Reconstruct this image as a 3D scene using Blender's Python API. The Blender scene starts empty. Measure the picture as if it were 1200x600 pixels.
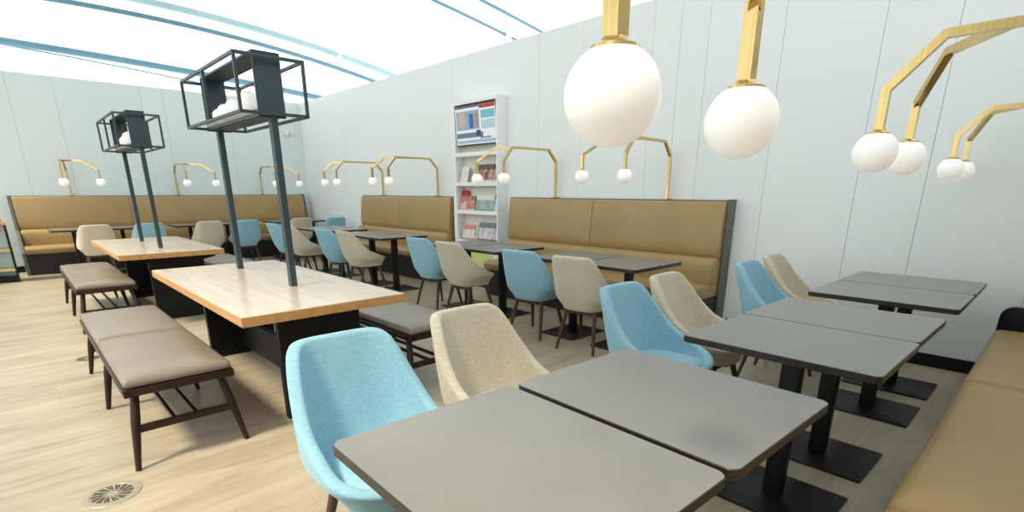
import bpy, bmesh, math, random
from mathutils import Vector, Matrix
random.seed(7)
SC = bpy.context.scene
COL = SC.collection
PI = math.pi

# ------------------------------------------------------------------ helpers
def lin(c):
    return tuple(((v/255)/12.92 if v/255 <= 0.04045 else ((v/255+0.055)/1.055)**2.4) for v in c)

def new_mat(name, col, rough=0.5, metal=0.0, spec=0.5, emit=None, emit_s=0.0):
    m = bpy.data.materials.new(name); m.use_nodes = True
    b = m.node_tree.nodes['Principled BSDF']
    b.inputs['Base Color'].default_value = (*col, 1)
    b.inputs['Roughness'].default_value = rough
    b.inputs['Metallic'].default_value = metal
    b.inputs['Specular IOR Level'].default_value = spec
    if emit:
        b.inputs['Emission Color'].default_value = (*emit, 1)
        b.inputs['Emission Strength'].default_value = emit_s
    return m

def N(m, t, **kw):
    n = m.node_tree.nodes.new(t)
    for k, v in kw.items(): setattr(n, k, v)
    return n
def LK(m, a, b): m.node_tree.links.new(a, b)

def noisy(m, c1, c2, scale=(1, 1, 1), nscale=8, detail=4, bump=0.0, bscale=None, lo=0.3, hi=0.7, bdist=0.01):
    """two-tone noise colour (+ bump) in object space"""
    b = m.node_tree.nodes['Principled BSDF']
    tc = N(m, 'ShaderNodeTexCoord'); mp = N(m, 'ShaderNodeMapping')
    mp.inputs['Scale'].default_value = scale
    LK(m, tc.outputs['Object'], mp.inputs['Vector'])
    n = N(m, 'ShaderNodeTexNoise'); n.inputs['Scale'].default_value = nscale; n.inputs['Detail'].default_value = detail
    LK(m, mp.outputs['Vector'], n.inputs['Vector'])
    r = N(m, 'ShaderNodeValToRGB')
    r.color_ramp.elements[0].position = lo; r.color_ramp.elements[0].color = (*c1, 1)
    r.color_ramp.elements[1].position = hi; r.color_ramp.elements[1].color = (*c2, 1)
    LK(m, n.outputs['Fac'], r.inputs['Fac']); LK(m, r.outputs['Color'], b.inputs['Base Color'])
    if bump:
        n2 = N(m, 'ShaderNodeTexNoise'); n2.inputs['Scale'].default_value = bscale or nscale*4; n2.inputs['Detail'].default_value = 3
        LK(m, tc.outputs['Object'], n2.inputs['Vector'])
        bp = N(m, 'ShaderNodeBump'); bp.inputs['Strength'].default_value = bump; bp.inputs['Distance'].default_value = bdist
        LK(m, n2.outputs['Fac'], bp.inputs['Height']); LK(m, bp.outputs['Normal'], b.inputs['Normal'])
    return m

def fabric(name, c1, c2):
    m = new_mat(name, c1, 0.9, spec=0.2)
    b = m.node_tree.nodes['Principled BSDF']
    b.inputs['Sheen Weight'].default_value = 0.25; b.inputs['Sheen Roughness'].default_value = 0.5
    tc = N(m, 'ShaderNodeTexCoord')
    outs = []
    for sc in ((26, 26, 240), (240, 240, 26)):
        mp = N(m, 'ShaderNodeMapping'); mp.inputs['Scale'].default_value = sc
        LK(m, tc.outputs['Object'], mp.inputs['Vector'])
        n = N(m, 'ShaderNodeTexNoise'); n.inputs['Scale'].default_value = 1.0; n.inputs['Detail'].default_value = 3
        LK(m, mp.outputs['Vector'], n.inputs['Vector']); outs.append(n.outputs['Fac'])
    ad = N(m, 'ShaderNodeMath', operation='ADD'); LK(m, outs[0], ad.inputs[0]); LK(m, outs[1], ad.inputs[1])
    hf = N(m, 'ShaderNodeMath', operation='MULTIPLY'); LK(m, ad.outputs[0], hf.inputs[0]); hf.inputs[1].default_value = 0.5
    r = N(m, 'ShaderNodeValToRGB')
    r.color_ramp.elements[0].position = 0.36; r.color_ramp.elements[0].color = (*c1, 1)
    r.color_ramp.elements[1].position = 0.64; r.color_ramp.elements[1].color = (*c2, 1)
    LK(m, hf.outputs[0], r.inputs['Fac']); LK(m, r.outputs['Color'], b.inputs['Base Color'])
    bp = N(m, 'ShaderNodeBump'); bp.inputs['Strength'].default_value = 0.25; bp.inputs['Distance'].default_value = 0.002
    LK(m, hf.outputs[0], bp.inputs['Height']); LK(m, bp.outputs['Normal'], b.inputs['Normal'])
    return m

def finish(name, bm, mat, parent=None, ang=40, loc=None):
    bmesh.ops.remove_doubles(bm, verts=bm.verts, dist=1e-6)
    bmesh.ops.recalc_face_normals(bm, faces=bm.faces)
    me = bpy.data.meshes.new(name); bm.to_mesh(me); bm.free()
    for p in me.polygons: p.use_smooth = True
    me.set_sharp_from_angle(angle=math.radians(ang))
    mats = mat if isinstance(mat, (list, tuple)) else [mat]
    for mm in mats: me.materials.append(mm)
    o = bpy.data.objects.new(name, me); COL.objects.link(o)
    if parent: o.parent = parent
    if loc: o.location = loc
    return o

def BM(): return bmesh.new()

def add(bm, tmp):
    me = bpy.data.meshes.new('tmp'); tmp.to_mesh(me); tmp.free(); bm.from_mesh(me); bpy.data.meshes.remove(me)

def box(bm, x0, x1, y0, y1, z0, z1, r=0.0, seg=2, M=None):
    t = bmesh.new(); bmesh.ops.create_cube(t, size=1)
    for v in t.verts:
        v.co = Vector((x0+(v.co.x+.5)*(x1-x0), y0+(v.co.y+.5)*(y1-y0), z0+(v.co.z+.5)*(z1-z0)))
    if r > 0:
        r = min(r, .49*min(x1-x0, y1-y0, z1-z0))
        bmesh.ops.bevel(t, geom=list(t.edges), offset=r, segments=seg, profile=0.5, affect='EDGES')
    if M is not None: bmesh.ops.transform(t, matrix=M, verts=t.verts)
    add(bm, t); return bm

def prism(bm, pts, d0, d1, axis='z', bev=0.0, seg=2):
    """extrude a polygon; axis z: pts are (x,y); axis x: pts are (y,z); axis y: pts are (x,z)"""
    t = bmesh.new()
    def P(a, b, d): return {'z': (a, b, d), 'x': (d, a, b), 'y': (a, d, b)}[axis]
    lo = [t.verts.new(P(a, b, d0)) for a, b in pts]; hi = [t.verts.new(P(a, b, d1)) for a, b in pts]
    n = len(pts)
    t.faces.new(lo); t.faces.new(hi)
    for i in range(n): t.faces.new((lo[i], lo[(i+1) % n], hi[(i+1) % n], hi[i]))
    bmesh.ops.recalc_face_normals(t, faces=t.faces)
    if bev > 0:
        es = [e for e in t.edges if (e.verts[0] in lo and e.verts[1] in lo) or (e.verts[0] in hi and e.verts[1] in hi)]
        bmesh.ops.bevel(t, geom=es, offset=bev, segments=seg, profile=.5, affect='EDGES')
    add(bm, t); return bm

def rrect(cx, cy, w, d, r, n=6):
    pts = []
    for (sx, sy, a0) in ((1, 1, 0), (-1, 1, 90), (-1, -1, 180), (1, -1, 270)):
        for k in range(n+1):
            a = math.radians(a0+90*k/n)
            pts.append((cx+sx*(w/2-r)+r*math.cos(a), cy+sy*(d/2-r)+r*math.sin(a)))
    return pts

def sweep(bm, pts, rad, sides=12, square=False, caps=True, radii=None, up=Vector((0, 0, 1))):
    """tube (or square bar, mitred) along a polyline"""
    t = bmesh.new(); P = [Vector(p) for p in pts]; rings = []; n = len(P)
    for i, p in enumerate(P):
        d1 = (P[i]-P[i-1]).normalized() if i else (P[1]-P[0]).normalized()
        d2 = (P[i+1]-P[i]).normalized() if i < n-1 else d1
        tan = (d1+d2).normalized()
        side = tan.cross(up)
        if side.length < 1e-3: side = tan.cross(Vector((1, 0, 0)))
        if rings and False: pass
        side.normalize()
        if i == 0: prev = side
        else:
            side = prev - tan*prev.dot(tan); side.normalize(); prev = side
        nrm = side.cross(tan).normalized()
        c = max(.35, d1.dot(tan)); r = radii[i] if radii else rad
        ring = []
        if square:
            for (a, b) in ((1, 1), (-1, 1), (-1, -1), (1, -1)):
                # mitre scale only in the bend plane
                bend = (d2-d1)
                v = side*a*r + nrm*b*r
                if bend.length > 1e-4:
                    bd = bend - tan*bend.dot(tan); bd.normalize()
                    v = v + bd*v.dot(bd)*(1/c-1)
                ring.append(t.verts.new(p+v))
        else:
            for k in range(sides):
                a = 2*PI*k/sides
                ring.append(t.verts.new(p+(side*math.cos(a)+nrm*math.sin(a))*r))
        rings.append(ring)
    m = len(rings[0])
    for i in range(n-1):
        for k in range(m):
            t.faces.new((rings[i][k], rings[i][(k+1) % m], rings[i+1][(k+1) % m], rings[i+1][k]))
    if caps: t.faces.new(rings[0]); t.faces.new(rings[-1])
    add(bm, t); return bm

def lathe(bm, prof, cx=0, cy=0, n=24):
    t = bmesh.new(); rings = []
    for r, z in prof:
        if r < 1e-6: rings.append([t.verts.new((cx, cy, z))])
        else: rings.append([t.verts.new((cx+r*math.cos(2*PI*k/n), cy+r*math.sin(2*PI*k/n), z)) for k in range(n)])
    for a, b in zip(rings, rings[1:]):
        for k in range(n):
            q = [a[k % len(a)], a[(k+1) % len(a)], b[(k+1) % len(b)], b[k % len(b)]]
            u = []
            for v in q:
                if v not in u: u.append(v)
            if len(u) >= 3: t.faces.new(u)
    add(bm, t); return bm

def cushion(bm, x0, x1, y0, y1, z0, z1, r=0.03, dome=0.012, nx=14, ny=14):
    """upholstered block: rounded edges, domed top"""
    t = bmesh.new(); bmesh.ops.create_cube(t, size=1)
    for v in t.verts: v.co = Vector((x0+(v.co.x+.5)*(x1-x0), y0+(v.co.y+.5)*(y1-y0), z0+(v.co.z+.5)*(z1-z0)))
    bmesh.ops.subdivide_edges(t, edges=[e for e in t.edges if abs(e.verts[0].co.z-e.verts[1].co.z) < 1e-6], cuts=nx, use_grid_fill=True)
    cx, cy = (x0+x1)/2, (y0+y1)/2
    es = [e for e in t.edges if len(e.link_faces) == 2 and e.calc_face_angle(0) > 1.0]
    bmesh.ops.bevel(t, geom=es, offset=r, segments=4, profile=.5, affect='EDGES')
    for v in t.verts:
        if v.co.z > (z0+z1)/2:
            ex = min(1, (min(v.co.x-x0, x1-v.co.x)+.0)/min(.12, (x1-x0)/2)); ey = min(1, (min(v.co.y-y0, y1-v.co.y))/min(.12, (y1-y0)/2))
            ex = max(0, ex); ey = max(0, ey)
            v.co.z += dome*math.sin(ex*PI/2)*math.sin(ey*PI/2)
    add(bm, t); return bm

def thing(name, label, cat, loc=(0, 0, 0), rz=0.0, group=None):
    o = bpy.data.objects.new(name, None); COL.objects.link(o)
    o.empty_display_size = .1
    o.location = loc; o.rotation_euler = (0, 0, rz)
    o['label'] = label; o['category'] = cat
    if group: o['group'] = group
    return o
def tag(o, label, cat, group=None):
    o['label'] = label; o['category'] = cat
    if group: o['group'] = group
    return o
def struct(name, bm, mat, ang=30):
    o = finish(name, bm, mat, None, ang); o['kind'] = 'structure'; return o
def dup(root, loc, rz, label, group=None):
    r = root.copy(); COL.objects.link(r); r.location = loc; r.rotation_euler = (0, 0, rz)
    r['label'] = label
    if group: r['group'] = group
    for ch in list(root.children):
        c = ch.copy(); COL.objects.link(c); c.parent = r
        for g in list(ch.children):
            d = g.copy(); COL.objects.link(d); d.parent = c
    return r
def R(a): return math.radians(a)

# ------------------------------------------------------------------ materials
M_wall = noisy(new_mat('white_panel', lin((226, 232, 231)), .45), lin((240, 244, 244)), lin((243, 246, 246)), nscale=.6)
M_wall_end = noisy(new_mat('shaded_white_panel', lin((226, 236, 236)), .45), lin((224, 235, 235)), lin((229, 238, 238)), nscale=.6)  # white panels again, the end wall's bluish shade put into the colour
M_gap = new_mat('panel_gap', lin((176, 184, 184)), .8)
M_black = new_mat('black_laminate', (.007, .007, .008), .45, spec=.25)
M_matte = new_mat('black_powdercoat', (.008, .009, .010), .42, spec=.3)
M_plinth = noisy(new_mat('dark_plinth', (.014, .010, .009), .5), (.012, .009, .008), (.02, .014, .012), nscale=6)
M_frame = noisy(new_mat('charcoal_frame', (.14, .135, .13), .5), (.13, .127, .123), (.15, .145, .138), nscale=10)
M_endp = noisy(new_mat('warm_grey_panel', (.14, .13, .12), .5), (.125, .118, .11), (.15, .142, .13), nscale=5)
M_steel = noisy(new_mat('blue_grey_steel', (.03, .05, .06), .4), (.026, .046, .055), (.036, .058, .068), nscale=9)
M_brass = noisy(new_mat('brushed_brass', (.66, .46, .19), .2, 1.0), (.62, .43, .17), (.72, .51, .22), scale=(30, 30, 1), nscale=6)
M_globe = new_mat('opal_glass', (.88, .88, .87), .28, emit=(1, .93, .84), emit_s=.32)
M_tan = noisy(new_mat('tan_leather', lin((168, 136, 94)), .42), lin((166, 137, 89)), lin((173, 145, 97)), nscale=3, bump=.12, bscale=260, bdist=.002)
M_tanlt = M_tan
M_taupe = noisy(new_mat('taupe_leather', lin((136, 126, 112)), .30), lin((127, 118, 105)), lin((138, 129, 116)), nscale=4, bump=.10, bscale=240, bdist=.002)
M_walnut = noisy(new_mat('dark_walnut', (.03, .014, .010), .36, spec=.3), (.020, .010, .007), (.036, .018, .012), scale=(8, 8, 1.2), nscale=5)
M_leg = noisy(new_mat('walnut_leg', (.07, .04, .03), .42, spec=.3), (.055, .032, .024), (.10, .06, .045), scale=(10, 10, 1.5), nscale=5)
M_top = noisy(new_mat('taupe_laminate', (.3, .3, .28), .28), (.212, .207, .194), (.228, .223, .209), nscale=5, lo=.35, hi=.65)
M_edge = new_mat('dark_edge_band', (.022, .018, .015), .35)
M_blue = fabric('blue_fabric', lin((132, 180, 202)), lin((158, 200, 216)))
M_beige = fabric('oatmeal_fabric', lin((192, 181, 159)), lin((216, 207, 188)))
M_comm = new_mat('pale_wood_laminate', (.55, .44, .34), .2, spec=.8)
def wood(m, c1, c2, c3):
    b = m.node_tree.nodes['Principled BSDF']
    tc = N(m, 'ShaderNodeTexCoord'); mp = N(m, 'ShaderNodeMapping'); mp.inputs['Scale'].default_value = (1.2, 14, 14)
    LK(m, tc.outputs['Object'], mp.inputs['Vector'])
    n = N(m, 'ShaderNodeTexNoise'); n.inputs['Scale'].default_value = 1.6; n.inputs['Detail'].default_value = 5; n.inputs['Distortion'].default_value = .6
    LK(m, mp.outputs['Vector'], n.inputs['Vector'])
    r = N(m, 'ShaderNodeValToRGB'); r.color_ramp.elements[0].position = .3; r.color_ramp.elements[0].color = (*c1, 1)
    r.color_ramp.elements[1].position = .7; r.color_ramp.elements[1].color = (*c3, 1)
    e = r.color_ramp.elements.new(.5); e.color = (*c2, 1)
    LK(m, n.outputs['Fac'], r.inputs['Fac']); LK(m, r.outputs['Color'], b.inputs['Base Color'])
wood(M_comm, lin((210, 190, 172)), lin((217, 200, 184)), lin((224, 209, 194)))
M_ply = new_mat('amber_wood_edge', lin((196, 142, 84)), .45)
wood(M_ply, lin((190, 136, 80)), lin((198, 146, 90)), lin((206, 156, 100)))
M_cream = new_mat('cream_board', lin((238, 233, 224)), .5)
M_white = new_mat('white_lacquer', lin((246, 248, 248)), .35)
M_pale = new_mat('pale_blue_panel', lin((196, 214, 220)), .5)
M_shelfwood = noisy(new_mat('light_oak', lin((214, 190, 140)), .5), lin((204, 178, 126)), lin((222, 200, 152)), scale=(1, 8, 8), nscale=4)
M_topwood = noisy(new_mat('orange_oak', lin((206, 150, 100)), .5), lin((196, 138, 88)), lin((214, 160, 110)), scale=(1, 8, 8), nscale=4)
M_roof = noisy(new_mat('pale_roof_steel', lin((176, 206, 212)), .5), lin((170, 202, 209)), lin((184, 212, 217)), nscale=2)
M_roofd = noisy(new_mat('blue_roof_steel', lin((110, 150, 168)), .45), lin((104, 145, 164)), lin((118, 157, 174)), nscale=2)
M_lam = M_top

# floor: pale wood-look vinyl planks running along y
M_floor = new_mat('pale_oak_vinyl', (.6, .5, .38), .42)
def floor_nodes(m):
    b = m.node_tree.nodes['Principled BSDF']
    tc = N(m, 'ShaderNodeTexCoord')
    br = N(m, 'ShaderNodeTexBrick'); br.offset = .37; br.offset_frequency = 2
    rot = N(m, 'ShaderNodeMapping'); rot.inputs['Rotation'].default_value = (0, 0, R(90))
    LK(m, tc.outputs['Object'], rot.inputs['Vector']); LK(m, rot.outputs['Vector'], br.inputs['Vector'])
    br.inputs['Scale'].default_value = 1; br.inputs['Brick Width'].default_value = 1.25; br.inputs['Row Height'].default_value = .19
    br.inputs['Mortar Size'].default_value = .0012; br.inputs['Mortar Smooth'].default_value = .3
    br.inputs['Color1'].default_value = (.46, .46, .46, 1); br.inputs['Color2'].default_value = (.56, .56, .56, 1); br.inputs['Mortar'].default_value = (.35, .35, .35, 1)
    mp = N(m, 'ShaderNodeMapping'); mp.inputs['Scale'].default_value = (7, .9, 1)
    LK(m, tc.outputs['Object'], mp.inputs['Vector'])
    n = N(m, 'ShaderNodeTexNoise'); n.inputs['Scale'].default_value = 1.5; n.inputs['Detail'].default_value = 6; n.inputs['Distortion'].default_value = .8; n.inputs['Roughness'].default_value = .6
    LK(m, mp.outputs['Vector'], n.inputs['Vector'])
    n3 = N(m, 'ShaderNodeTexNoise'); n3.inputs['Scale'].default_value = 2.2; n3.inputs['Detail'].default_value = 4
    LK(m, tc.outputs['Object'], n3.inputs['Vector'])
    mx = N(m, 'ShaderNodeMath', operation='MULTIPLY_ADD'); LK(m, n3.outputs['Fac'], mx.inputs[0]); mx.inputs[1].default_value = .45; LK(m, n.outputs['Fac'], mx.inputs[2])
    ad = N(m, 'ShaderNodeMath', operation='ADD'); LK(m, mx.outputs[0], ad.inputs[0]); LK(m, br.outputs['Color'], ad.inputs[1])
    sc = N(m, 'ShaderNodeMath', operation='MULTIPLY'); LK(m, ad.outputs[0], sc.inputs[0]); sc.inputs[1].default_value = .4
    r = N(m, 'ShaderNodeValToRGB')
    r.color_ramp.elements[0].position = .34; r.color_ramp.elements[0].color = (*lin((138, 124, 102)), 1)
    r.color_ramp.elements[1].position = .66; r.color_ramp.elements[1].color = (*lin((202, 190, 168)), 1)
    e = r.color_ramp.elements.new(.5); e.color = (*lin((176, 163, 142)), 1)
    LK(m, sc.outputs[0], r.inputs['Fac']); LK(m, r.outputs['Color'], b.inputs['Base Color'])
floor_nodes(M_floor)

# ------------------------------------------------------------------ camera
F, CY, YAW, PIT = 604.75, 405.4, -.8131, .2929
fwd = Vector((math.sin(YAW)*math.cos(PIT), math.cos(YAW)*math.cos(PIT), -math.sin(PIT)))
right = Vector((math.cos(YAW), -math.sin(YAW), 0)); upv = right.cross(fwd)
cam = bpy.data.cameras.new('camera'); cam.sensor_width = 36; cam.sensor_fit = 'HORIZONTAL'
cam.lens = F/1200*36; cam.shift_y = (CY-300)/1200; cam.clip_start = .02; cam.clip_end = 200
co = bpy.data.objects.new('camera', cam); COL.objects.link(co)
mw = Matrix((right, upv, -fwd)).transposed().to_4x4(); mw.translation = (0, 0, 1.333)
co.matrix_world = mw
SC.camera = co

# ------------------------------------------------------------------ room shell
YW, XE, XR, WT = 5.05, -12.07, 0.62, 3.136
b = BM(); box(b, XE-.2, XR+.1, -9, YW+.2, -.1, 0); struct('floor', b, M_floor)

def panel_wall(name, lines, lo, hi, fix, axis, z1, thick=.15):
    bm_ = BM(); edges = [lo]+sorted(lines)+[hi]
    g = .0016
    for a, c in zip(edges, edges[1:]):
        if axis == 'y': box(bm_, a+g, c-g, fix, fix+.02, 0, z1)
        else: box(bm_, fix-.02, fix, a+g, c-g, 0, z1)
    nf = len(bm_.faces)
    if axis == 'y': box(bm_, lo, hi, fix+.012, fix+thick, 0, z1)
    else: box(bm_, fix-thick, fix-.012, lo, hi, 0, z1)
    bm_.faces.ensure_lookup_table()
    for f in bm_.faces[nf:]: f.material_index = 1
    return struct(name, bm_, [M_wall if axis == 'y' else M_wall_end, M_gap])
panel_wall('wall_back', [-.12, -.82, -1.27, -2.0, -2.68, -2.97, -3.27, -4.18, -4.86, -6.6, -7.72, -8.9, -10.1, -11.1], XE, XR, YW, 'y', WT)
panel_wall('wall_left', [.37, .95, 2.15, 2.5, 3.6, 4.4, -.5, -1.2], -4.5, YW+.15, XE, 'x', WT)
b = BM(); box(b, XR, XR+.12, -3.5, YW+.15, 0, WT); struct('light_blocker_right', b, M_wall)  # unseen wall added to block light from the right
b = BM(); box(b, -2.2, XR+.05, YW-.014, YW, 0, .1, .003, 1); struct('baseboard_back', b, M_black)
b = BM(); box(b, -10.9, -9.35, YW-.014, YW, 0, .1, .003, 1); struct('baseboard_corner', b, M_black)
b = BM(); box(b, XE, XE+.014, -4.5, .02, 0, .1, .003, 1); struct('baseboard_left', b, M_black)
# unseen roof slabs added to block sky light, slotted for the warm sky patch
b = BM(); box(b, -15, XR+.12, -2.4, 11.0, 6.0, 6.2); box(b, -12, XR+.12, -13, -4.9, 6.0, 6.2); struct('light_blocker_roof', b, M_wall)
# unseen wall added to keep light from behind off the right-hand seating
b = BM(); box(b, -1.1, XR+.12, -1.8, -1.65, 0, WT); struct('light_blocker_front', b, M_wall)

# hall roof beyond the partition walls
def arc(name, X, pts, rad, mat):
    P = [Vector((X, y, z)) for y, z in pts]
    # smooth the polyline with Catmull-Rom
    out = []
    for i in range(len(P)-1):
        p0 = P[max(0, i-1)]; p1 = P[i]; p2 = P[i+1]; p3 = P[min(len(P)-1, i+2)]
        for k in range(6):
            t = k/6
            out.append(.5*((2*p1)+(p2-p0)*t+(2*p0-5*p1+4*p2-p3)*t*t+(3*p1-p0-3*p2+p3)*t**3))
    out.append(P[-1])
    bm_ = BM(); sweep(bm_, out, rad, 14); return struct(name, bm_, mat)
def quad(name, X, a, b_, c, y0, y1, rad, mat):
    """roof rib on a gentle parabola z = a + b*(y-3) + c*(y-3)^2"""
    P = [(y0+(y1-y0)*k/10, 0) for k in range(11)]
    arc(name, X, [(y, a+b_*(y-3)+c*(y-3)**2) for y, _ in P], rad, mat)
quad('trim_1', -14, 3.845, -.047, -.006, -3, 9, .062, M_roofd)
quad('trim_2', -14.2, 3.72, -.088, -.006, -3, 6, .012, M_roofd)
quad('trim_3', -12.6, 4.402, -.040, -.018, -2, 9, .042, M_roofd)
quad('trim_4', -12.9, 4.745, -.032, -.0165, -1, 9.5, .062, M_roof)
quad('trim_5', -8.2, 4.72, -.085, -.007, 3, 8.9, .024, M_roofd)
quad('trim_6', -7.5, 4.72, -.085, -.007, 3, 9.4, .024, M_roofd)
b = BM(); box(b, -12.96, -12.84, 6.44, 6.56, 0, 4.5, .01); struct('trim_7', b, M_white)
b = BM(); box(b, -8.26, -8.14, 7.57, 7.69, 0, 4.7, .01); struct('trim_8', b, M_white)
# louvred ceiling panels of the hall beyond the wall
b = BM()
for k in range(9): box(b, -7.45+.62*k, -6.87+.62*k, 7.2, 10.5, 4.62, 4.66, .004, 1)
struct('ceiling_hall', b, M_white)

# ------------------------------------------------------------------ chairs
def shell_mesh():
    bm_ = BM(); NA = 84
    zt, zs = .83, .462
    def outline(phi, z, off):
        # phi=0 at back (-x)
        k = max(0, min(1, (z-.36)/.12)); ks = k*k*(3-2*k)
        hw = .178+.072*ks
        u = max(0, (z-.50)/.30)
        hw -= .016*u*u*(1 if z > .5 else 0)
        xb = -.185-.045*ks-.105*max(0, z-.46)/.34
        xf = .215+.045*ks
        cx = (xb+xf)/2; a = (xf-xb)/2-off; bb = hw-off
        c, s = math.cos(phi), math.sin(phi)
        n = 3.1+.7*c
        x = cx-a*math.copysign(abs(c)**(2/n), c); y = bb*math.copysign(abs(s)**(2/n), s)
        return x, y
    KX = ((-.32, .83), (-.275, .808), (-.225, .738), (-.165, .662), (-.10, .603), (-.04, .562), (.10, .505), (.25, zs), (.5, zs))
    def HX(x):
        if x <= KX[0][0]: return zt
        for (x0, z0_), (x1, z1_) in zip(KX, KX[1:]):
            if x <= x1:
                t = (x-x0)/(x1-x0); return z0_+(z1_-z0_)*t
        return zs
    HC = {}
    def H(phi):
        if phi in HC: return HC[phi]
        p = min(phi, 2*PI-phi); h = .65
        for _ in range(40): h = .5*h+.5*HX(outline(p, h, 0)[0])
        HC[phi] = h; return h
    rows = []
    phis = [2*PI*k/NA for k in range(NA)]
    hs = [H(p) for p in phis]
    for _ in range(3): hs = [(hs[k-1]+2*hs[k]+hs[(k+1) % NA])/4 for k in range(NA)]
    for p, v in zip(phis, hs): HC[p] = v
    z0 = .355
    def ring(fn): rows.append([bm_.verts.new(fn(p)) for p in phis])
    def low(p, s):
        x, y = outline(p, .36, 0); return (x*s+.012*(1-s), y*s, .352)
    ring(lambda p: low(p, .55)); ring(lambda p: (*[v for v in low(p, .88)[:2]], .353))
    for t in (0.02, .08, .16, .26, .38, .5, .62, .74, .85, .94):
        def f(p, t=t):
            h = H(p); z = z0+(h-.014-z0)*t; x, y = outline(p, z, 0); return (x, y, z)
        ring(f)
    th = .042
    for a in (0, 35, 70, 110, 145, 180):
        def f(p, a=a):
            h = H(p)-.014; off = th/2-th/2*math.cos(R(a)); z = h+.014*math.sin(R(a))
            x, y = outline(p, h, off); return (x, y, z)
        ring(f)
    for t in (.9, .75, .6, .45, .3, .15, .0):
        def f(p, t=t):
            h = H(p)-.014; zb = min(.405, h-.01); z = zb+(h-zb)*t; x, y = outline(p, z, th+.004*(1-t)); return (x, y, z)
        ring(f)
    for i in range(len(rows)-1):
        for k in range(NA):
            bm_.faces.new((rows[i][k], rows[i][(k+1) % NA], rows[i+1][(k+1) % NA], rows[i+1][k]))
    bm_.faces.new(rows[0]); bm_.faces.new(rows[-1])
    return bm_
def pad_mesh():
    bm_ = BM(); NA = 48; n = 2.7; rows = []
    for s, z in ((.93, .400), (1.0, .415), (1.0, .435), (.95, .452), (.8, .462), (.55, .467), (.25, .470)):
        rows.append([bm_.verts.new((.008+.205*s*math.copysign(abs(math.cos(2*PI*k/NA))**(2/n), math.cos(2*PI*k/NA)), .198*s*math.copysign(abs(math.sin(2*PI*k/NA))**(2/n), math.sin(2*PI*k/NA)), z)) for k in range(NA)])
    for i in range(len(rows)-1):
        for k in range(NA): bm_.faces.new((rows[i][k], rows[i][(k+1) % NA], rows[i+1][(k+1) % NA], rows[i+1][k]))
    bm_.faces.new(rows[0]); bm_.faces.new(rows[-1]); return bm_
def make_chair(label, mat, group):
    t = thing('tub_chair', label, 'chair', group=group)
    finish('shell', shell_mesh(), mat, t, 60)
    finish('seat_pad', pad_mesh(), mat, t, 60)
    bm_ = BM(); box(bm_, -.145, .165, -.022, .022, .318, .356, .006); box(bm_, -.13, -.09, -.14, .14, .318, .354, .006); box(bm_, .10, .14, -.14, .14, .318, .354, .006)
    finish('underframe', bm_, M_leg, t, 40)
    for sx, sy in ((-1, -1), (-1, 1), (1, -1), (1, 1)):
        bm_ = BM(); x0 = -.11 if sx < 0 else .12
        sweep(bm_, [(x0, sy*.135, .352), (x0+sx*.045, sy*.160, .18), (x0+sx*.085, sy*.183, 0)], .016, 12, radii=[.019, .0165, .0115])
        finish('leg', bm_, M_leg, t, 40)
    return t
BLUE = make_chair('x', M_blue, 'blue tub chairs'); BEI = make_chair('x', M_beige, 'oatmeal tub chairs')
used = {'b': False, 'o': False}
def chair(kind, x, y, face, label):
    """face: degrees, direction the sitter looks"""
    pr = BLUE if kind == 'b' else BEI
    if not used[kind]:
        used[kind] = True; pr.location = (x, y, 0); pr.rotation_euler = (0, 0, R(face)); pr['label'] = label; return pr
    return dup(pr, (x, y, 0), R(face), label)
# front row, facing +x towards the grey tables
chair('b', -1.465, .778, -2, 'blue fabric tub chair at the nearest grey table, largest chair in the photo')
chair('o', -1.50, 1.40, 0, 'oatmeal tub chair beside the largest blue chair, at the front pair of tables')
chair('b', -1.37, 2.41, 0, 'blue tub chair pulled up to the middle pair of grey tables')
chair('o', -1.40, 2.95, 3, 'grey-beige tub chair pulled up to the middle pair of grey tables')
chair('b', -1.30, 3.92, 3, 'blue tub chair at the far grey table pair by the white wall')
chair('o', -1.33, 4.49, 4, 'grey-beige tub chair nearest the bare white wall at far right')
# chairs along the back-wall banquettes, facing +y
chair('b', -3.36, 3.50, 99, 'blue tub chair seen from behind, in front of the right wall banquette')
chair('o', -2.735, 3.49, 98, 'oatmeal tub chair seen from behind, at the right end of the right wall banquette')
chair('b', -5.02, 3.55, 95, 'blue tub chair in front of the magazine stand')
chair('o', -4.38, 3.50, 92, 'oatmeal tub chair in front of the magazine stand, seen side on')
chair('b', -7.10, 3.38, 96, 'blue tub chair at the table of the middle wall banquette')
chair('o', -6.50, 3.40, 92, 'oatmeal tub chair at the right of the middle wall banquette tables')
chair('b', -8.85, 3.33, 96, 'blue tub chair just left of the front right pole, near the corner')
chair('o', -8.25, 3.35, 92, 'oatmeal tub chair half hidden behind the front right pole')
# end wall row, facing -x
chair('o', -10.55, .92, 180, 'oatmeal tub chair at the left end of the long end banquette')
chair('b', -10.55, 1.62, 180, 'blue tub chair behind the far wooden table poles')
chair('o', -10.55, 2.50, 180, 'grey-beige tub chair between the two wooden tables at the end banquette')
chair('b', -10.45, 3.08, 182, 'blue tub chair behind the nearer left pole at the end banquette')
chair('o', -10.50, 4.09, 180, 'grey-beige tub chair near the corner at the end banquette')
chair('b', -10.24, 4.66, 180, 'blue tub chair in the far corner, rightmost at the end banquette')

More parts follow.
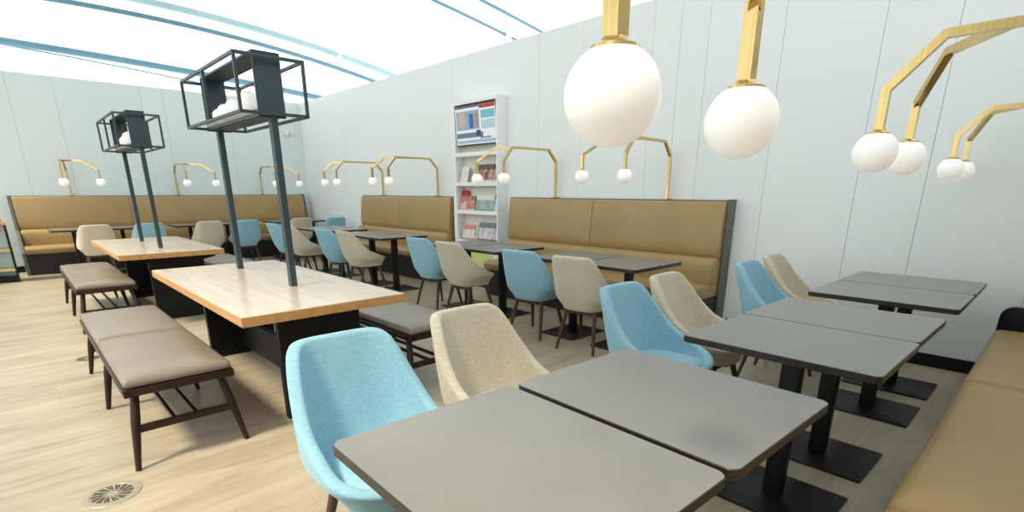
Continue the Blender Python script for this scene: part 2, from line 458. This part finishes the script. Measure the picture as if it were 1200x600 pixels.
# ------------------------------------------------------------------ pedestal tables
def make_table(w, d, pw, pd):
    t = thing('pedestal_table', 'x', 'table', group='square grey pedestal tables')
    bm_ = BM(); prism(bm_, rrect(0, 0, w, d, .028), .712, .739, 'z', .002, 1)
    finish('edge_band', bm_, M_edge, t, 30)
    bm_ = BM(); prism(bm_, rrect(0, 0, w-.004, d-.004, .027), .7385, .7405, 'z', .0008, 1)
    finish('tabletop', bm_, M_top, t, 30)
    bm_ = BM(); box(bm_, -.2, .2, -.17, .17, .702, .712, .002, 1)
    finish('mounting_plate', bm_, M_matte, t, 30)
    bm_ = BM(); box(bm_, -.04, .04, -.025, .025, .012, .703, .006, 3)
    finish('column', bm_, M_matte, t, 40)
    bm_ = BM(); prism(bm_, rrect(0, 0, pw, pd, .006), 0, .012, 'z', .002, 2)
    finish('base_plate', bm_, M_matte, t, 30)
    return t
TAB = make_table(.728, .59, .50, .40)
first = [True]
def table(x, y, rz, label):
    if first[0]:
        first[0] = False; TAB.location = (x, y, 0); TAB.rotation_euler = (0, 0, R(rz)); TAB['label'] = label; return
    dup(TAB, (x, y, 0), R(rz), label)
table(-.768, .745, -1.6, 'nearest grey-topped square table, cut by the bottom edge of the photo')
table(-.745, 1.355, -1.8, 'second grey square table, joined behind the nearest one')
table(-.682, 2.285, -.6, 'nearer table of the middle pair on the right')
table(-.680, 2.880, -.8, 'farther table of the middle pair on the right')
table(-.665, 3.765, 0, 'nearer table of the far pair by the white wall at right')
table(-.665, 4.365, 0, 'table nearest the white wall at far right')
TR = [(-2.54, 3.80, 'grey table at the right end of the right wall banquette'), (-3.15, 3.80, 'grey table behind the oatmeal chair at the right wall banquette'),
      (-4.19, 3.82, 'grey table right in front of the magazine stand'), (-4.80, 3.82, 'grey table left of the one before the magazine stand'),
      (-6.33, 3.76, 'dark-edged table at the right of the middle wall banquette'), (-6.94, 3.76, 'dark-edged table at the left of the middle wall banquette'),
      (-8.00, 3.76, 'light-reflecting table beside the left end of the middle banquette'), (-8.61, 3.76, 'table by the corner behind the front right pole')]
for x, y, l in TR: table(x, y, 90, l)
for y, l in ((.70, 'leftmost small table at the long end banquette'), (1.34, 'small table behind the blue chair at the end banquette, left group'), (2.35, 'small table behind the grey chair at the middle of the end banquette'), (2.97, 'small table behind the blue chair by the nearer left pole'), (4.02, 'small table at the end banquette behind the grey chair near the corner'), (4.63, 'small table at the end banquette in the far corner')):
    table(-11.02, y, 0, l)

# ------------------------------------------------------------------ communal tables with poles and frame boxes
def make_comm():
    t = thing('communal_table', 'x', 'table', group='long wooden communal tables')
    bm_ = BM(); box(bm_, -1.075, 1.075, -.46, .46, .688, .738, .003, 1); finish('edge_board', bm_, M_ply, t, 30)
    bm_ = BM(); box(bm_, -1.073, 1.073, -.458, .458, .737, .7405, .001, 1); finish('tabletop', bm_, M_comm, t, 30)
    for x in (-1.15, .70):
        bm_ = BM()
        prism(bm_, [(-.18, 0), (.33, 0), (.33, .61), (.45, .632), (.45, .688), (-.30, .688), (-.30, .632), (-.18, .61)], x-.028, x+.028, 'x', .003, 1)
        o = finish('leg', bm_, M_black, t, 30)
        if x < -1: o.location.x = .22
    bm_ = BM(); box(bm_, -.90, .672, .04, .085, .09, .33, .003, 1); finish('stretcher', bm_, M_black, t, 30)
    return t
def make_display():
    """two poles carrying a plate portal and a wire cuboid"""
    t = thing('pole_display', 'x', 'display frame', group='steel pole displays on the communal tables')
    for x in (-.535, .535):
        bm_ = BM(); box(bm_, x-.026, x+.026, -.019, .019, .7405, 1.752, .002, 1); finish('pole', bm_, M_steel, t, 30)
    for x in (-.535, .535):
        bm_ = BM(); box(bm_, x-.006, x+.006, -.078, .078, 1.744, 2.095, .001, 1); finish('side_plate', bm_, M_steel, t, 30)
    bm_ = BM(); box(bm_, -.541, .541, -.078, .078, 2.083, 2.095, .001, 1); finish('top_plate', bm_, M_steel, t, 30)
    bm_ = BM(); box(bm_, -.529, .529, -.078, .078, 1.768, 1.792, .002, 1); finish('shelf_board', bm_, M_shelfgrey, t, 30)
    bm_ = BM(); box(bm_, -.60, .60, -.072, .072, 1.752, 1.768, .001, 1); finish('under_plate', bm_, M_steel, t, 30)
    s = .0085; X0, X1, Y0, Y1, Z0, Z1 = -.565, .59, -.19, .19, 1.760, 2.058
    bm_ = BM()
    for y in (Y0, Y1):
        for z in (Z0, Z1): box(bm_, X0-s, X1+s, y-s, y+s, z-s, z+s, .001, 1)
        for x in (X0, X1): box(bm_, x-s, x+s, y-s, y+s, Z0, Z1, .001, 1)
    for x in (X0, X1):
        for z in (Z0, Z1): box(bm_, x-s, x+s, Y0, Y1, z-s, z+s, .001, 1)
    for y in (Y0, Y1): box(bm_, -.03-s, -.03+s, y-s, y+s, Z0, Z1, .001, 1)
    finish('wire_frame', bm_, M_steel, t, 30)
    return t
M_shelfgrey = noisy(new_mat('grey_wood_board', lin((150, 146, 138)), .5), lin((140, 136, 128)), lin((160, 156, 148)), scale=(1.5, 14, 14), nscale=4)
CT = make_comm(); CT.location = (-3.745, 1.177, 0); CT['label'] = 'nearer long wooden table with amber edge, in front of the poles'
CT2 = dup(CT, (-7.21, 1.132, 0), 0, 'farther wooden communal table, behind the nearer one at left')
DS = make_display(); DS.location = (-3.92, 1.250, 0); DS['label'] = 'nearer and larger wire box raised on two dark poles'
DS2 = dup(DS, (-7.20, 1.115, 0), 0, 'smaller looking wire box on two poles, over the far wooden table')
def globe_row(cx, cy, labs):
    for dx, r, l in labs:
        bm_ = BM(); prof = [(r*math.sin(PI*k/14), r-r*math.cos(PI*k/14)) for k in range(15)]
        prof[0] = (r*.25, .001*r)
        prof = [(0, .001*r)]+prof
        prof[-1] = (0, 2*r)
        lathe(bm_, prof, n=22)
        o = finish('globe_bulb', bm_, M_globe, None, 60, (cx+dx, cy, 1.7915)); tag(o, l, 'globe', 'white globes lying in the wire boxes')
globe_row(-3.92, 1.235, [(-.42, .048, 'small white globe at the left end inside the nearer wire box'), (-.27, .056, 'second white globe from the left inside the nearer wire box'), (-.06, .062, 'third white globe from the left inside the nearer wire box'), (.22, .068, 'largest white globe beside the right plate of the nearer wire box')])
globe_row(-7.20, 1.10, [(-.20, .056, 'left white globe inside the farther wire box'), (.10, .07, 'right white globe inside the farther wire box')])

# ------------------------------------------------------------------ benches
def make_bench():
    t = thing('upholstered_bench', 'x', 'bench', group='taupe leather benches at the communal tables')
    L, W = 1.97, .49
    bm_ = BM(); x = L/2; y = W/2
    box(bm_, -x, x, -y, -y+.035, .376, .418, .007); box(bm_, -x, x, y-.035, y, .376, .418, .007)
    for xx in (-x, -.02, x-.04): box(bm_, xx, xx+.04, -y+.01, y-.01, .378, .417, .006)
    box(bm_, -x+.01, x-.01, -y+.01, y-.01, .404, .4175)
    finish('seat_frame', bm_, M_walnut, t, 40)
    for a, c in ((-x+.004, -.005), (.005, x-.004)):
        bm_ = BM(); cushion(bm_, a, c, -y+.006, y-.006, .417, .462, .022, .016); finish('cushion', bm_, M_taupe, t, 60)
    for xx, dx in ((-.88, -.085), (-.03, -.02), (.88, .11)):
        for q in (-1, 1):
            bm_ = BM(); sweep(bm_, [(xx, q*(y-.055), .38), (xx+dx*.45, q*(y-.028), .23), (xx+dx, q*(y+.008), 0)], .02, 14, radii=[.019, .0215, .0125])
            finish('leg', bm_, M_walnut, t, 40)
    for xx in (-.925, .938):
        bm_ = BM(); box(bm_, xx-.011, xx+.011, -y+.03, y-.03, .175, .215, .005); finish('cross_rail', bm_, M_walnut, t, 40)
    for yy in (-.05, .05):
        bm_ = BM(); box(bm_, -.92, .932, yy-.009, yy+.009, .184, .206, .004); finish('long_rail', bm_, M_walnut, t, 40)
    return t
BN = make_bench(); BN.location = (-3.915, .470, 0); BN['label'] = 'nearest taupe two-cushion bench on the left of the near wooden table'
dup(BN, (-7.33, .56, 0), 0, 'farther taupe bench at left beside the far wooden table')
dup(BN, (-3.80, 1.99, 0), 0, 'bench mostly hidden behind the near wooden table, cushion reflecting blue')
dup(BN, (-7.3, 1.95, 0), 0, 'bench hidden behind the far wooden table, only a cushion end showing')

# ------------------------------------------------------------------ banquettes
def profile_sheet(bm_, prof, a, c, axis_len_cuts=1, r=0.0):
    """closed (u,z) profile extruded along length with bevelled ends; built along local x, u = local -y"""
    prism(bm_, [(-u, z) for u, z in prof], a, c, 'x', r, 3)
def make_banquette(name, label, L, splits, ends, loc, rz):
    """local x along wall, wall plane at y=0, seat faces -y"""
    t = thing(name, label, 'banquette', loc, rz, 'tan leather wall banquettes')
    bm_ = BM(); box(bm_, .003, L-.003, -.115, -.001, 0, 1.243, .004, 1); finish('back_frame', bm_, M_frame, t, 30)
    bm_ = BM(); box(bm_, .02, L-.02, -.585, -.10, 0, .335, .004, 1); finish('plinth', bm_, M_plinth, t, 30)
    ed = [.05]+splits+[L-(.022 if ends == 'r' else .05)]
    up = [(.112, .70), (.112, 1.228), (.150, 1.232), (.168, 1.222), (.176, 1.20), (.205, 1.0), (.218, .85), (.222, .78), (.215, .725), (.19, .70)]
    lu = [(.112, .44), (.112, .71), (.21, .712), (.262, .700), (.288, .676), (.298, .64), (.300, .56), (.298, .44)]
    se = [(.112, .335), (.112, .452), (.50, .460), (.58, .458), (.625, .447), (.648, .425), (.652, .40), (.645, .36), (.62, .337)]
    for a, c in zip(ed, ed[1:]):
        bm_ = BM(); profile_sheet(bm_, up, a+.002, c-.002, r=.010); finish('back_cushion', bm_, M_tan, t, 50)
    bm_ = BM(); profile_sheet(bm_, lu, ed[0]+.002, ed[-1]-.002, r=.03); finish('lumbar_cushion', bm_, M_tan, t, 50)
    for a, c in zip(ed, ed[1:]):
        bm_ = BM(); profile_sheet(bm_, se, a+.001, c-.001, r=.012); finish('seat_cushion', bm_, M_tan, t, 50)
    pan = [(0.001, 0), (0.001, 1.25), (.15, 1.25), (.15, 0)] if ends == 'r' else [(0.001, 0), (0.001, 1.25), (.135, 1.25), (.20, .95), (.245, .70), (.31, .645), (.60, .36), (.60, 0)]
    for e in ends:
        w_ = .02 if ends == 'r' else .045; x0 = 0 if e == 'l' else L-w_
        bm_ = BM(); profile_sheet(bm_, pan, x0, x0+w_, r=.003); finish('end_panel', bm_, M_endp, t, 30)
    return t
make_banquette('banquette', 'tan leather banquette along the back wall, right of the magazine stand', 3.02, [1.45], 'r', (-5.25, YW, 0), 0)
make_banquette('banquette', 'tan leather banquette along the back wall, left of the magazine stand', 2.87, [1.37], '', (-9.32, YW, 0), 0)
make_banquette('banquette', 'longest tan banquette, along the end wall at left', 4.86, [1.62, 3.24], 'lr', (XE, .03, 0), R(90))

# window-side banquette on the right: seat only in view
t = thing('banquette', 'tan leather bench seat in the bottom right corner of the photo', 'banquette', (0, 0, 0))
bm_ = BM(); box(bm_, -.13, .44, .0, 4.63, 0, .335, .004, 1); finish('plinth', bm_, M_plinth, t, 30)
bm_ = BM(); box(bm_, .42, .60, .0, 4.70, 0, 1.243, .006, 1); finish('back_frame', bm_, M_frame, t, 30)
for a, c in ((.02, 1.72), (1.73, 3.235), (3.245, 4.635)):
    bm_ = BM(); cushion(bm_, -.205, .34, a, c, .337, .450, .035, .012); finish('seat_cushion', bm_, M_tan, t, 60)
    bm_ = BM(); prism(bm_, [(.42, .46), (.42, 1.225), (.38, 1.23), (.36, 1.20), (.30, .55), (.31, .46)], a+.002, c-.002, 'y', .01, 3); finish('back_cushion', bm_, M_tan, t, 50)
pts = [(-.20, 0), (-.20, .53)]+[(-.20+.07*(1-math.cos(R(10*k))), .53+.07*math.sin(R(10*k))) for k in range(1, 10)]+[(.42, .60), (.42, 0)]
bm_ = BM(); prism(bm_, pts, 4.645, 4.70, 'y', .006, 2); finish('end_panel', bm_, M_black, t, 40)

# ------------------------------------------------------------------ brass lamps
def make_lamp(s):
    t = thing('brass_lamp', 'x', 'lamp', group='brass twin-globe lamps on the banquette tops')
    q = .0128; g = .86; v = .47*s
    bm_ = BM(); prism(bm_, rrect(0, 0, .11, .055, .004), 0, .012, 'z', .002, 1); finish('foot', bm_, M_brass, t, 30)
    bm_ = BM(); sweep(bm_, [(0, 0, .01), (0, 0, .42), (.13, 0, .55), (g-.13, 0, .55), (g, 0, .41), (g, 0, .285)], q, square=True, up=Vector((0, 1, 0)))
    finish('arm', bm_, M_brass, t, 20)
    bm_ = BM(); sweep(bm_, [(.58, 0, .55), (.76, v*.58, .55), (g, v, .41)], q, square=True, up=Vector((0, 0, 1)))
    bm2 = BM(); sweep(bm2, [(g, v, .418), (g, v, .285)], q, square=True, up=Vector((0, 1, 0))); add(bm_, bm2)
    finish('branch_arm', bm_, M_brass, t, 20)
    for vv in (0, v):
        bm_ = BM(); lathe(bm_, [(0, .287), (.018, .287), (.020, .283), (.034, .2765), (.035, .272), (0, .270)], g, vv, 20)
        o = finish('collar', bm_, M_brass, t, 40)
        r = .067; bm_ = BM(); lathe(bm_, [(0, .215-r)]+[(r*math.sin(PI*k/24), .215-r*math.cos(PI*k/24)) for k in range(1, 24)]+[(0, .215+r)], g, vv, 40)
        finish('globe', bm_, M_globe, t, 80)
    return t
LA = make_lamp(-1)   # facing +x, branch towards -y
LB = make_lamp(1)    # mirrored
ZB = 1.243
LA.location = (-2.93, 4.975, ZB); LA.rotation_euler = (0, 0, R(-86)); LA['label'] = 'brass twin-globe lamp on the right wall banquette, right of centre'
dup(LA, (-4.48, 4.975, ZB), R(-90), 'brass twin-globe lamp whose globes hang before the magazine stand')
dup(LA, (-6.95, 4.975, ZB), R(-90), 'brass lamp on the middle banquette, just left of the magazine stand')
dup(LA, (-8.62, 4.975, ZB), R(-90), 'brass lamp at the left end of the middle wall banquette')
LB.location = (XE+.075, .86, ZB); LB.rotation_euler = (0, 0, R(-8)); LB['label'] = 'leftmost brass lamp, on the end wall banquette'
dup(LB, (XE+.075, 2.46, ZB), 0, 'brass lamp at the middle of the end wall banquette')
dup(LB, (XE+.075, 4.02, ZB), 0, 'brass lamp on the end wall banquette nearest the corner')
LF = make_lamp(-.88); LF.location = (.383, .643, ZB); LF.rotation_euler = (0, 0, R(180)); tag(LF, 'closest brass lamp, its two big globes at top centre', 'brass twin-globe lamps on the right bench')
dup(LA, (.345, 2.20, ZB), R(180), 'brass lamp at upper right whose forked arm enters from the photo edge', 'brass twin-globe lamps on the right bench')
dup(LA, (.275, 4.28, ZB), R(180), 'small-looking brass lamp at right whose two globes overlap', 'brass twin-globe lamps on the right bench')

# ------------------------------------------------------------------ magazine stand with screen
X0, X1, YF, ZT = -6.415, -5.437, 4.87, 2.525
st = thing('magazine_stand', 'tall white magazine stand with a screen on top, between two banquettes', 'display stand', ((X0+X1)/2, (YF+YW)/2, 0))
ox, oy = st.location.x, st.location.y
def sb(x0, x1, y0, y1, z0, z1, r=.003): return (x0-ox, x1-ox, y0-oy, y1-oy, z0, z1, r, 1)
bm_ = BM(); box(bm_, *sb(X0, X0+.075, YF, YW-.002, 0, ZT)); finish('side_board', bm_, M_white, st, 30)
bm_ = BM(); box(bm_, *sb(X1-.022, X1, YF, YW-.002, 0, ZT)); finish('side_board', bm_, M_white, st, 30)
bm_ = BM(); box(bm_, *sb(X0+.075, X1-.022, YW-.03, YW-.002, 0, ZT)); finish('back_board', bm_, M_cream, st, 30)
bm_ = BM(); box(bm_, *sb(X0+.075, X1-.022, YF, YW-.03, ZT-.055, ZT)); finish('top_board', bm_, M_white, st, 30)
for z in (1.79, 1.39, 1.0, .575):
    bm_ = BM(); box(bm_, *sb(X0+.075, X1-.022, YF+.014, YW-.03, z, z+.02)); box(bm_, *sb(X0+.075, X1-.022, YF, YF+.016, z, z+.055))
    finish('shelf', bm_, M_white, st, 30)
bm_ = BM(); box(bm_, *sb(X0+.075, X1-.022, YF+.02, YF+.035, 0, .575)); finish('lower_panel', bm_, M_white, st, 30)
M_yel = noisy(new_mat('yellow_green_print', lin((236, 236, 160)), .5), lin((238, 232, 140)), lin((205, 224, 170)), nscale=3)
bm_ = BM(); box(bm_, *sb(X0+.16, X1-.12, YF+.017, YF+.0205, .18, .47, .001)); finish('printed_graphic', bm_, M_yel, st, 30)

# screen (a thing fixed in the stand's top bay)
def flat(bm_, x0, x1, z0, z1, y): # front face towards -y
    box(bm_, x0, x1, y, y+.002, z0, z1)
scx = (-6.335-5.462)/2
scr = thing('television', 'flat screen showing a news page, in the top of the magazine stand', 'television', (scx, YF+.035, 1.935))
scr.rotation_euler = (R(4), 0, 0)
W2 = .435
bm_ = BM(); box(bm_, -W2, W2, 0, .045, 0, .512, .004, 2); finish('bezel', bm_, M_matte, scr, 40)
M_scr = new_mat('screen_white', (.3, .3, .3), .3, emit=lin((236, 240, 244)), emit_s=.62)
def em(name, c, s=.6): return new_mat(name, tuple(.2*v for v in lin(c)), .3, emit=lin(c), emit_s=s)
bm_ = BM(); flat(bm_, -W2+.010, W2-.010, .014, .504, -.002); sc = finish('display', bm_, M_scr, scr, 30)
SI = [('red_banner', (200, 40, 40), .10, .42, .455, .502), ('dark_banner', (60, 80, 100), -.42, .10, .482, .502), ('news_picture', (150, 178, 205), -.40, .09, .205, .445),
      ('news_picture', (210, 190, 175), -.36, -.20, .25, .44), ('news_picture', (60, 110, 170), -.12, -.03, .22, .40), ('news_picture', (190, 150, 120), .01, .08, .24, .42),
      ('side_story', (120, 200, 215), .13, .41, .33, .43), ('side_story', (190, 220, 228), .13, .41, .20, .31), ('caption_bar', (110, 130, 148), -.41, .16, .10, .165),
      ('caption_bar', (60, 70, 85), .02, .11, .115, .19), ('footer_bar', (170, 200, 220), -.41, .41, .03, .07), ('footer_bar', (120, 150, 180), .1, .32, .08, .10)]
for i, (nm, c, a, c2, z0, z1) in enumerate(SI):
    bm_ = BM(); flat(bm_, a, c2, z0, z1, -.0035-.0002*i); finish(nm, bm_, em('screen_%s_%d' % (nm, i), c), sc, 30)

# magazines
def mag_mat(i, base, a, hi, lo):
    """printed cover: title band, picture blotches, footer"""
    m = new_mat('cover_%d' % i, base, .35); b_ = m.node_tree.nodes['Principled BSDF']
    tc = N(m, 'ShaderNodeTexCoord'); sp = N(m, 'ShaderNodeSeparateXYZ'); LK(m, tc.outputs['Generated'], sp.inputs[0])
    n = N(m, 'ShaderNodeTexNoise'); n.noise_dimensions = '4D'; n.inputs['Scale'].default_value = 3.2; n.inputs['W'].default_value = i*3.1
    LK(m, tc.outputs['Generated'], n.inputs['Vector'])
    r1 = N(m, 'ShaderNodeValToRGB'); r1.color_ramp.interpolation = 'CONSTANT'
    r1.color_ramp.elements[0].position = 0; r1.color_ramp.elements[0].color = (*base, 1)
    r1.color_ramp.elements[1].position = .52; r1.color_ramp.elements[1].color = (*a, 1)
    LK(m, n.outputs['Fac'], r1.inputs['Fac'])
    r2 = N(m, 'ShaderNodeValToRGB'); r2.color_ramp.interpolation = 'CONSTANT'
    r2.color_ramp.elements[0].position = 0; r2.color_ramp.elements[0].color = (1, 1, 1, 1)
    r2.color_ramp.elements[1].position = .22; r2.color_ramp.elements[1].color = (0, 0, 0, 1)
    LK(m, sp.outputs['Z'], r2.inputs['Fac'])
    mx = N(m, 'ShaderNodeMix', data_type='RGBA'); LK(m, r2.outputs['Color'], mx.inputs['Factor']); LK(m, r1.outputs['Color'], mx.inputs['A']); mx.inputs['B'].default_value = (*lo, 1)
    r3 = N(m, 'ShaderNodeValToRGB'); r3.color_ramp.interpolation = 'CONSTANT'
    r3.color_ramp.elements[0].position = 0; r3.color_ramp.elements[0].color = (0, 0, 0, 1)
    r3.color_ramp.elements[1].position = .74; r3.color_ramp.elements[1].color = (1, 1, 1, 1)
    LK(m, sp.outputs['Z'], r3.inputs['Fac'])
    my = N(m, 'ShaderNodeMix', data_type='RGBA'); LK(m, r3.outputs['Color'], my.inputs['Factor']); LK(m, mx.outputs['Result'], my.inputs['A']); my.inputs['B'].default_value = (*hi, 1)
    LK(m, my.outputs['Result'], b_.inputs['Base Color']); return m
C = lambda *a: lin(a)
MG = []
pos1 = ['leftmost', 'second', 'third', 'rightmost']
for k in range(4): MG.append((-5.965+.128*k, .118, 1.412, .275, C(196, 150, 140), C(120, 70, 66), C(90, 60, 60), C(225, 205, 196), '%s dark-topped reddish magazine on the top shelf of the stand' % pos1[k]))
MG.append((-6.30, .17, 1.412, .25, C(236, 230, 220), C(226, 218, 206), C(240, 236, 230), C(232, 226, 216), 'pale cream leaflet alone at the left of the stand top shelf'))
MG.append((-6.325, .145, 1.022, .32, C(200, 110, 100), C(226, 190, 180), C(176, 40, 44), C(220, 170, 160), 'tall red-headed magazine at the left of the second shelf'))
MG.append((-6.172, .088, 1.022, .24, C(214, 160, 135), C(180, 110, 95), C(190, 120, 110), C(225, 190, 170), 'narrow orange-pink magazine beside the tall red one'))
MG.append((-6.076, .088, 1.022, .24, C(220, 170, 145), C(170, 100, 90), C(150, 90, 90), C(228, 200, 180), 'second narrow orange-pink magazine from the tall red one'))
MG.append((-5.965, .385, 1.022, .25, C(150, 165, 160), C(170, 184, 180), C(222, 228, 226), C(130, 146, 142), 'wide grey-green landscape magazine on the second shelf'))
MG.append((-5.57, .10, 1.022, .27, C(206, 212, 212), C(160, 168, 170), C(90, 98, 104), C(200, 206, 206), 'grey narrow magazine at the right end of the second shelf'))
for k in range(3): MG.append((-6.29+.098*k, .09, .597, .25, C(236, 228, 224), C(226, 206, 202), C(220, 140, 134), C(150, 150, 152), '%s pink-headed leaflet at the left of the third shelf' % ['first', 'second', 'third'][k]))
MG.append((-5.99, .045, .597, .27, C(196, 220, 170), C(180, 210, 150), C(206, 226, 180), C(190, 214, 160), 'slim green leaflet in the middle of the third shelf'))
for k in range(4): MG.append((-5.93+.118*k, .112, .597, .30, C(220, 216, 216), C(190, 184, 190), C(118, 124, 132), C(150, 96, 100), '%s grey-headed magazine at the right of the third shelf' % pos1[k]))
for i, (x, w, z, h, c1, c2, chi, clo, l) in enumerate(MG):
    bm_ = BM(); box(bm_, 0, w, 0, .008, 0, h, .001, 1)
    nm = 'leaflet' if 'leaflet' in l else 'magazine'
    o = finish(nm, bm_, mag_mat(i, c1, c2, chi, clo), None, 30, (x, YF+.03, z)); o.rotation_euler = (R(-13), 0, 0)
    tag(o, l, nm, 'magazines on the white stand')

# ------------------------------------------------------------------ left rack with packets
rk = thing('open_rack', 'open shelf rack with dark uprights at the left edge of the photo', 'shelf', (-10.98, -.52, 0))
for x in (-.18, .18):
    for y in (-.46, .44):
        bm_ = BM(); box(bm_, x-.014, x+.014, y-.014, y+.014, 0, .842, .002, 1); finish('upright', bm_, M_matte, rk, 30)
bm_ = BM(); box(bm_, -.21, .21, -.48, .465, .842, .872, .003, 1); finish('top_board', bm_, M_topwood, rk, 30)
for z in (.46, .17):
    bm_ = BM(); box(bm_, -.165, .20, -.45, .43, z, z+.03, .003, 1); finish('shelf', bm_, M_shelfwood, rk, 30)
bm_ = BM(); box(bm_, -.195, -.185, -.44, .42, .06, .84, .002, 1); finish('back_panel', bm_, M_pale, rk, 30)
bm_ = BM(); box(bm_, -.16, .16, -.455, .435, .02, .07, .003, 1); finish('bottom_rail', bm_, M_matte, rk, 30)
M_or = noisy(new_mat('orange_packet', lin((226, 140, 60)), .4), lin((222, 130, 50)), lin((236, 190, 110)), nscale=14)
M_or2 = noisy(new_mat('red_packet', lin((205, 92, 60)), .4), lin((200, 84, 52)), lin((240, 210, 170)), nscale=16)
for dy, h, w, mm, l in ((.33, .10, .11, M_or, 'orange snack packet on the rack top at the left edge'), (.38, .055, .09, M_or2, 'low red packet in front of the orange one on the rack')):
    bm_ = BM(); box(bm_, -.05, .05, -w/2, w/2, 0, h, .006, 2)
    o = finish('snack_packet', bm_, mm, None, 40, (-10.98+(.0 if mm is M_or else .12), -.52+dy, .8725)); tag(o, l, 'packet')

# ------------------------------------------------------------------ floor drains
M_drain = new_mat('drain_metal', lin((165, 157, 136)), .4, .2)
M_slot = new_mat('drain_slot', (.05, .045, .035), .8)
def drain(x, y, label):
    t = thing('floor_drain', label, 'floor drain', (x, y, 0), 0, 'round floor grilles')
    bm_ = BM(); lathe(bm_, [(0, .0012), (.084, .0012), (.086, .003), (.112, .003), (.115, .0005)], n=48); finish('rim', bm_, M_drain, t, 30)
    bm_ = BM()
    for k in range(28):
        a = 2*PI*k/28; r0 = .022 if k % 2 else .038
        ps = []
        for q in range(5):
            r = r0+(.080-r0)*q/4; aa = a+.35*(r-r0)/.06*.6
            ps.append((r*math.cos(aa), r*math.sin(aa)))
        tb = bmesh.new()
        L_, R_ = [], []
        for (px, py) in ps:
            rr = math.hypot(px, py); tx, ty = -py/rr, px/rr; wv = .0012+.0034*(rr-.02)/.06
            L_.append(tb.verts.new((px+tx*wv, py+ty*wv, .0022))); R_.append(tb.verts.new((px-tx*wv, py-ty*wv, .0022)))
        for q in range(4): tb.faces.new((L_[q], L_[q+1], R_[q+1], R_[q]))
        add(bm_, tb)
    finish('slots', bm_, M_slot, t, 30)
    return t
drain(-2.765, .092, 'round floor grille with curved slots at bottom left')
drain(-5.36, .245, 'far round floor grille half hidden behind the bench leg')

# small box high on the end wall by the corner
bm_ = BM(); box(bm_, 0, .06, -.05, .05, -.06, .06, .008, 2); box(bm_, 0, .05, .07, .12, -.05, .02, .006, 2)
o = finish('wall_sensor', bm_, M_cream, None, 40, (XE+.001, 4.70, 2.52)); tag(o, 'small pale box fixed high on the end wall near the corner', 'sensor')

# ------------------------------------------------------------------ light
w = bpy.data.worlds.new('sky'); SC.world = w; w.use_nodes = True
nt = w.node_tree; bg = nt.nodes['Background']
tc = nt.nodes.new('ShaderNodeTexCoord')
dp = nt.nodes.new('ShaderNodeVectorMath'); dp.operation = 'DOT_PRODUCT'
d = Vector((.02, -.56, .83)).normalized(); dp.inputs[1].default_value = d
nt.links.new(tc.outputs['Generated'], dp.inputs[0])
rp = nt.nodes.new('ShaderNodeMapRange'); rp.interpolation_type = 'SMOOTHSTEP'
rp.inputs['From Min'].default_value = .9935; rp.inputs['From Max'].default_value = .9985; rp.inputs['To Min'].default_value = 0; rp.inputs['To Max'].default_value = 1
nt.links.new(dp.outputs['Value'], rp.inputs['Value'])
mx = nt.nodes.new('ShaderNodeMix'); mx.data_type = 'RGBA'
mx.inputs['A'].default_value = (1.62, 1.75, 1.75, 1); mx.inputs['B'].default_value = (170, 150, 114, 1)
nt.links.new(rp.outputs['Result'], mx.inputs['Factor']); nt.links.new(mx.outputs['Result'], bg.inputs['Color'])
bg.inputs['Strength'].default_value = 1.0

SC.view_settings.view_transform = 'Standard'; SC.view_settings.look = 'None'
SC.view_settings.gamma = 1; SC.view_settings.use_curve_mapping = False; SC.view_settings.exposure = 0.0
